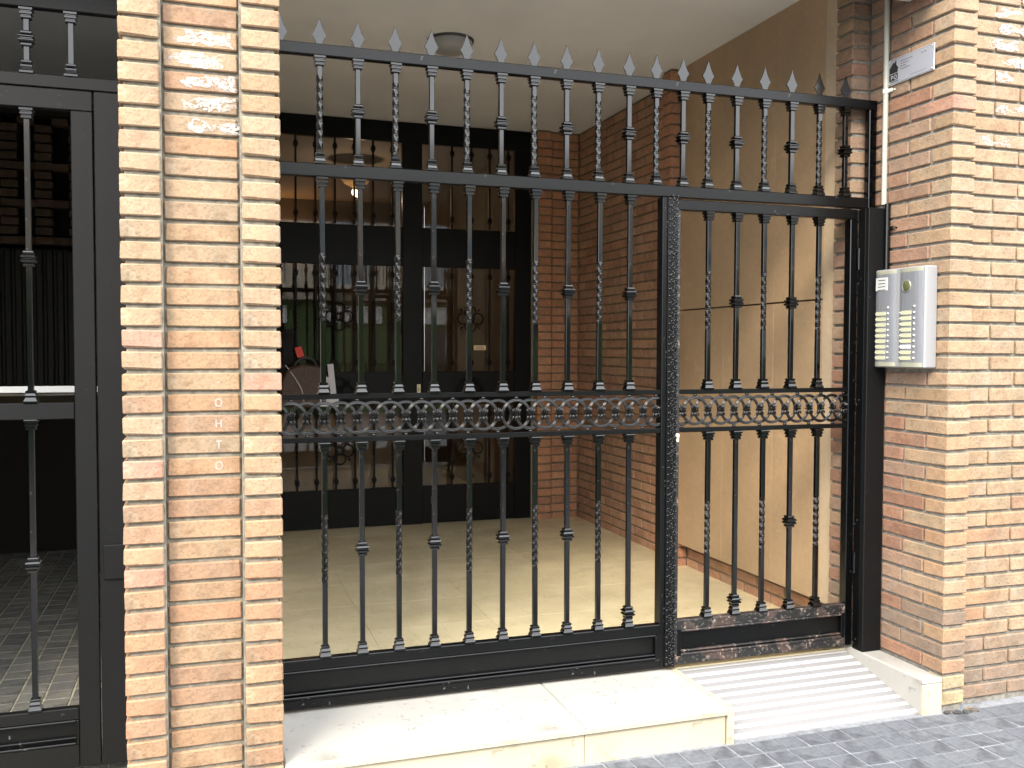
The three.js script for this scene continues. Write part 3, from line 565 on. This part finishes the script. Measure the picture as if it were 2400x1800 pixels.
{
  const c = document.createElement('canvas'); c.width = 768; c.height = 340; const x = c.getContext('2d');
  x.fillStyle = '#c3c7d0'; x.fillRect(0, 0, 768, 340); for (let i = 0; i < 160; i++) { x.fillStyle = `rgba(${i % 2 ? 255 : 150},${i % 2 ? 255 : 155},${i % 2 ? 255 : 165},.05)`; x.fillRect(0, i * 2.2, 768, 1.3); }
  x.fillStyle = '#2f3331'; x.beginPath(); x.moveTo(20, 190); x.lineTo(20, 120); x.lineTo(95, 40); x.lineTo(120, 62); x.lineTo(120, 30); x.lineTo(142, 30); x.lineTo(142, 88); x.lineTo(185, 140); x.lineTo(168, 150); x.lineTo(168, 190); x.fill();
  x.fillRect(20, 200, 150, 92); x.fillRect(20, 302, 162, 10); x.fillStyle = '#d5d9de'; x.font = 'bold 84px sans-serif'; x.fillText('PQ', 44, 276);
  x.fillStyle = 'rgba(50,52,75,.9)'; x.font = 'bold 28px sans-serif';
  ['Administración', 'de fincas y', 'gestión', 'inmobiliaria'].forEach((s, i) => x.fillText(s, 215, 70 + i * 36)); x.fillText('Tel. 96', 560, 70); x.font = '22px sans-serif'; x.fillText('Comunidad de propietarios', 380, 300); x.strokeStyle = '#8d919c'; x.lineWidth = 8; x.strokeRect(3, 3, 762, 334);
  const tx = new THREE.CanvasTexture(c); tx.colorSpace = THREE.SRGBColorSpace;
  const t = thing('metal_plate', 'small silver metal plate with a black house emblem, fixed high on the brick reveal', 'plate', null, [CX, 3.136, -.278]); t.rotation.y = -Math.PI / 2;
  put(t, 'plate', chamfer(.320, .130, .006, .002), M([.6, .61, .64], .4, { metalness: .5 }), 0, 0, .008);
  put(t, 'print', new THREE.PlaneGeometry(.314, .124), M([.52, .52, .53], .42, { map: tx, metalness: .2 }), 0, 0, .0115);
  for (const sx of [-1, 1]) for (const sy of [-1, 1]) put(t, 'screw', new THREE.SphereGeometry(.004, 8, 6), M([.5, .5, .48], .4, { metalness: .6 }), sx * .148, sy * .054, .012);
}
{
  const t = thing('doorbell_panel', 'silver video intercom with two columns of doorbell buttons, on the brick reveal', 'intercom', null, [CX, 1.889, -.253]); t.rotation.y = -Math.PI / 2;
  const W = .352, H = .492, Dp = .073;
  const brush = tex(256, (u, v) => g1(214 + 26 * (vn(u * 128, v * 2, 128, 5) - .5)), 3);
  const alu = M([.42, .44, .48], .38, { metalness: .55, map: brush }), shell = M([.22, .222, .23], .5), cap = M([.36, .36, .28], .4, { metalness: .35 }), plateM = M([.37, .375, .255], .5), plateW = M([.5, .51, .54], .5), dark = M([.02, .02, .02], .3), but = M([.55, .55, .57], .22, { metalness: .7 });
  const px = (f) => (f - .5) * W, py = (f) => (.5 - f) * H;
  put(t, 'housing', chamfer(W, H, Dp, .006), shell, 0, 0, Dp / 2);
  const bowed = (x0, x1, y0, y1) => { const n = 8, pos = [], idx = [], uv = []; for (let i = 0; i <= n; i++) { const a = i / n, x = x0 + (x1 - x0) * a, z = Dp + .001 + .011 * (1 - Math.pow(2 * a - 1, 4)); for (const y of [y0, y1]) { pos.push(x, y, z); uv.push(x, y); } } for (let i = 0; i < n; i++) { const k = i * 2; idx.push(k, k + 2, k + 1, k + 1, k + 2, k + 3); } const e = [];
    const base = pos.length / 3; for (let i = 0; i <= n; i++) { const a = i / n, x = x0 + (x1 - x0) * a; for (const y of [y0, y1]) { pos.push(x, y, Dp - .002); uv.push(x, y); } } for (let i = 0; i < n; i++) { const k = i * 2, b = base + k; idx.push(k, b, k + 2, k + 2, b, b + 2, k + 1, k + 3, b + 1, k + 3, b + 3, b + 1); } idx.push(0, 1, base, 1, base + 1, base, 2 * n, base + 2 * n, 2 * n + 1, 2 * n + 1, base + 2 * n, base + 2 * n + 1);
    const g = new THREE.BufferGeometry(); g.setAttribute('position', new THREE.Float32BufferAttribute(pos, 3)); g.setAttribute('uv', new THREE.Float32BufferAttribute(uv, 2)); g.setIndex(idx); return toCreasedNormals(g.toNonIndexed(), .5); };
  for (const [a, b, col] of [[.02, .435, 0], [.51, .965, 1]]) {
    const mod = put(t, 'module', bowed(px(a), px(b), py(.945), py(.05)), alu);
    put(mod, 'end_cap', bowed(px(a), px(b), py(.0497), py(.012)), cap); put(mod, 'end_cap', bowed(px(a), px(b), py(.988), py(.9453)), cap);
    const Z = Dp + .012, at = (f) => a + (b - a) * f;
    for (let r = 0; r < 9; r++) {
      const y = py(.452 + r * .0563);
      put(mod, 'name_plate', chamfer(.072, .019, .002, .0007), col && r === 6 ? plateW : plateM, px(at(.36)), y, Z + .0006);
      for (const [fx, rad] of [[.09, .0045], [.70, .0068]]) { const g = new THREE.SphereGeometry(rad, 10, 6, 0, 6.2832, 0, 1.5708); g.rotateX(Math.PI / 2); put(mod, 'button', g, but, px(at(fx)), y, Z - (fx < .1 ? .002 : .0005)); }
    }
    const g = new THREE.SphereGeometry(.0068, 10, 6, 0, 6.2832, 0, 1.5708); g.rotateX(Math.PI / 2); put(mod, 'button', g, but, px(at(.70)), py(.392), Z - .0005);
    if (!col) { put(mod, 'speaker_plate', chamfer(.086, .066, .0015, .0006), M([.62, .63, .62], .4, { metalness: .4 }), px(at(.38)), py(.150), Z + .0006); for (let i = 0; i < 4; i++) put(mod, 'speaker_slot', chamfer(.052, .0032, .001, .0004), dark, px(at(.38)), py(.110 + i * .033), Z + .0018); }
    else { const r = new THREE.TorusGeometry(.027, .0032, 8, 28); put(mod, 'lens_ring', r, M([.3, .3, .26], .3, { metalness: .6 }), px(at(.37)), py(.19), Z + .001); const l = new THREE.SphereGeometry(.0275, 20, 10, 0, 6.2832, 0, 1.5708); l.rotateX(Math.PI / 2); l.scale(1, 1, .35); put(mod, 'camera_lens', l, M([.07, .075, .03], .08), px(at(.37)), py(.19), Z - .001); }
  }
}
// ---------------------------------------------------------------- garage passage behind the left gate
{
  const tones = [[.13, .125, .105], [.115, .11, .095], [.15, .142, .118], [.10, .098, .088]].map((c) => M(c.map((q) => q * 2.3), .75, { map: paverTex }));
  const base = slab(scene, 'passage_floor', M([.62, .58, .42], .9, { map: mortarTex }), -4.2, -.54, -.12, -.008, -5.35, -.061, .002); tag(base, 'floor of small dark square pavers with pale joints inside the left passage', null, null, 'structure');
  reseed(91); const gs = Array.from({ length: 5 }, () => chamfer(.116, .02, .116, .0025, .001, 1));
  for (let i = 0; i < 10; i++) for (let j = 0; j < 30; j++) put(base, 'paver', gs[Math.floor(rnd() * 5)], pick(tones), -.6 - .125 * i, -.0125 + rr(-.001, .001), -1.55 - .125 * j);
  const out = new THREE.Group(); out.name = 'paver_field';
  const inst = new THREE.InstancedMesh(gs[0], tones[0], 20 * 8 + 19 * 30); let k = 0; const mm = new THREE.Matrix4();
  for (let i = 0; i < 28; i++) for (let j = -8; j < 30; j++) { if (i < 10 && j >= 0) continue; if (k < inst.count) inst.setMatrixAt(k++, mm.makeTranslation(-.6 - .125 * i, -.0125, -1.55 - .125 * j)); }
  inst.count = k; inst.name = 'paver_field'; inst.userData.kind = 'stuff'; base.add(inst);
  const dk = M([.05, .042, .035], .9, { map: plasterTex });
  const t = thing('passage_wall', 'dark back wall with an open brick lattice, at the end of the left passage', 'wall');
  slab(t, 'side_wall', dk, -4.4, -4.2, 0, CEIL, -5.62, -.3, .002); slab(t, 'rear_wall', M([.006, .006, .007], .9), -4.2, -.54, 1.42, CEIL, -5.62, -5.5, .002); slab(t, 'shutter_box', M([.006, .006, .007], .9), -4.2, -.54, 1.405, 1.419, -5.6, -5.3, .002); slab(t, 'lower_wall', M([.012, .009, .007], .9), -4.2, -.54, -.005, 1.33, -5.34, -5.24, .002);  // lower wall is near-black so its colour carries the unlit shade
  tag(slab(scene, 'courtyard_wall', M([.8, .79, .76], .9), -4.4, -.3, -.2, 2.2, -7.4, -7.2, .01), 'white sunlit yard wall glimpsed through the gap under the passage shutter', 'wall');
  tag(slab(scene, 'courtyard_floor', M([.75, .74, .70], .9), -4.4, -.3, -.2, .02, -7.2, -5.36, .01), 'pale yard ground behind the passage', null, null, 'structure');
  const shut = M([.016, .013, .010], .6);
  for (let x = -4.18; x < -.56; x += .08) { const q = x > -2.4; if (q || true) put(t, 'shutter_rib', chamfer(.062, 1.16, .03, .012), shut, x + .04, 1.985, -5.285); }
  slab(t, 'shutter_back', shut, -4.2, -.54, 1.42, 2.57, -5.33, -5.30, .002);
  reseed(95); const dkb = brickSet([[.20, .13, .085], [.17, .11, .07], [.23, .14, .09]]);
  let nb = 0;
  for (let c = 0; c < 15; c++) { const x = -.74 - c * .262; for (let y = 2.68, r = 0; y < 3.60; y += .0775, r++) brick(t, dkb, x - .066 + (r % 2 ? .004 : -.004), x + .066 + (r % 2 ? .004 : -.004), y, .062, -5.32, -5.2); for (const y of [2.60, 2.91, 3.22, 3.60]) brick(t, dkb, x - .196 + (y > 2.7 && y < 3.5 ? 0 : 0), x - .068, y, .062, -5.31, -5.205); brick(t, dkb, x - .066, x + .066, 2.60, .062, -5.31, -5.205); }
  slab(t, 'lintel', dk, -4.2, -.54, 3.672, CEIL, -5.34, -5.2, .002);
  const l = thing('stone_ledge', 'pale chipped stone ledge crossing the dark passage behind the left gate', 'ledge');
  slab(l, 'ledge_slab', M([.85, .80, .68], .6, { map: stepTex }), -4.2, -.56, 1.331, 1.348, -5.36, -5.10, .004); slab(l, 'ledge_face', M([.10, .075, .045], .9, { map: plasterTex }), -4.2, -.56, 1.20, 1.330, -5.24, -5.12, .003);
  tag(slab(scene, 'passage_ceiling', M([.5, .47, .42], .9), -4.2, -.54, 3.738, 3.9, -5.62, -4.752, .002), 'dim ceiling at the back of the passage', null, null, 'structure');
  const gp = thing('brick_pillar', 'brick pillar at the far side of the left gate', 'pillar'); slab(gp, 'pillar_core', FRONT[0], -4.4, -2.3, -.02, TOPY, -.6, 0, .004);
}
// ---------------------------------------------------------------- the other side of the street (seen mirrored in the door glass)
{
  const t = thing('street_building', 'cream building across the street with a green shop front', 'building');
  const cream = M([.72, .66, .54], .85, { map: plasterTex }), green = M([.075, .135, .04], .6), win = M([.30, .38, .45], .15), rail = M([.02, .02, .02], .5), white = M([.85, .85, .83], .6);
  slab(t, 'shop_front', green, -9, 16, -.2, 3.1, 14.2, 15, .01); slab(t, 'upper_floors', cream, -9, 16, 3.45, 5.8, 14.0, 15, .01); slab(t, 'floor_band', M([.5, .42, .34], .8), -9, 16, 3.1, 3.45, 13.8, 15, .01);
  for (let i = 0; i < 9; i++) { const x = -7.6 + i * 2.7; slab(t, 'window', win, x, x + 1.1, 3.5, 5.7, 13.95, 14, .004); slab(t, 'balcony_slab', cream, x - .3, x + 1.4, 3.38, 3.5, 13.2, 13.79, .01);
    const bs = []; for (let k = 0; k < 14; k++) bs.push(boxAt(x - .28 + k * .127, x - .26 + k * .127, 3.5, 4.4, 13.22, 13.24, .002)); bs.push(boxAt(x - .3, x + 1.4, 4.4, 4.44, 13.2, 13.25, .003)); put(t, 'railing', merged(bs), rail);
    slab(t, 'shop_window', i % 2 ? M([.04, .04, .045], .12) : green, x - .2, x + 1.7, .3, 2.3, 14.1, 14.19, .004); slab(t, 'shop_sign', white, x - .1, x + 1.5, 2.45, 2.95, 14.12, 14.19, .004); }
}
scene.traverse((o) => { if (o.isMesh) o.castShadow = o.receiveShadow = true; });
renderer.setSize(1024, 768, false);
renderer.render(scene, camera);
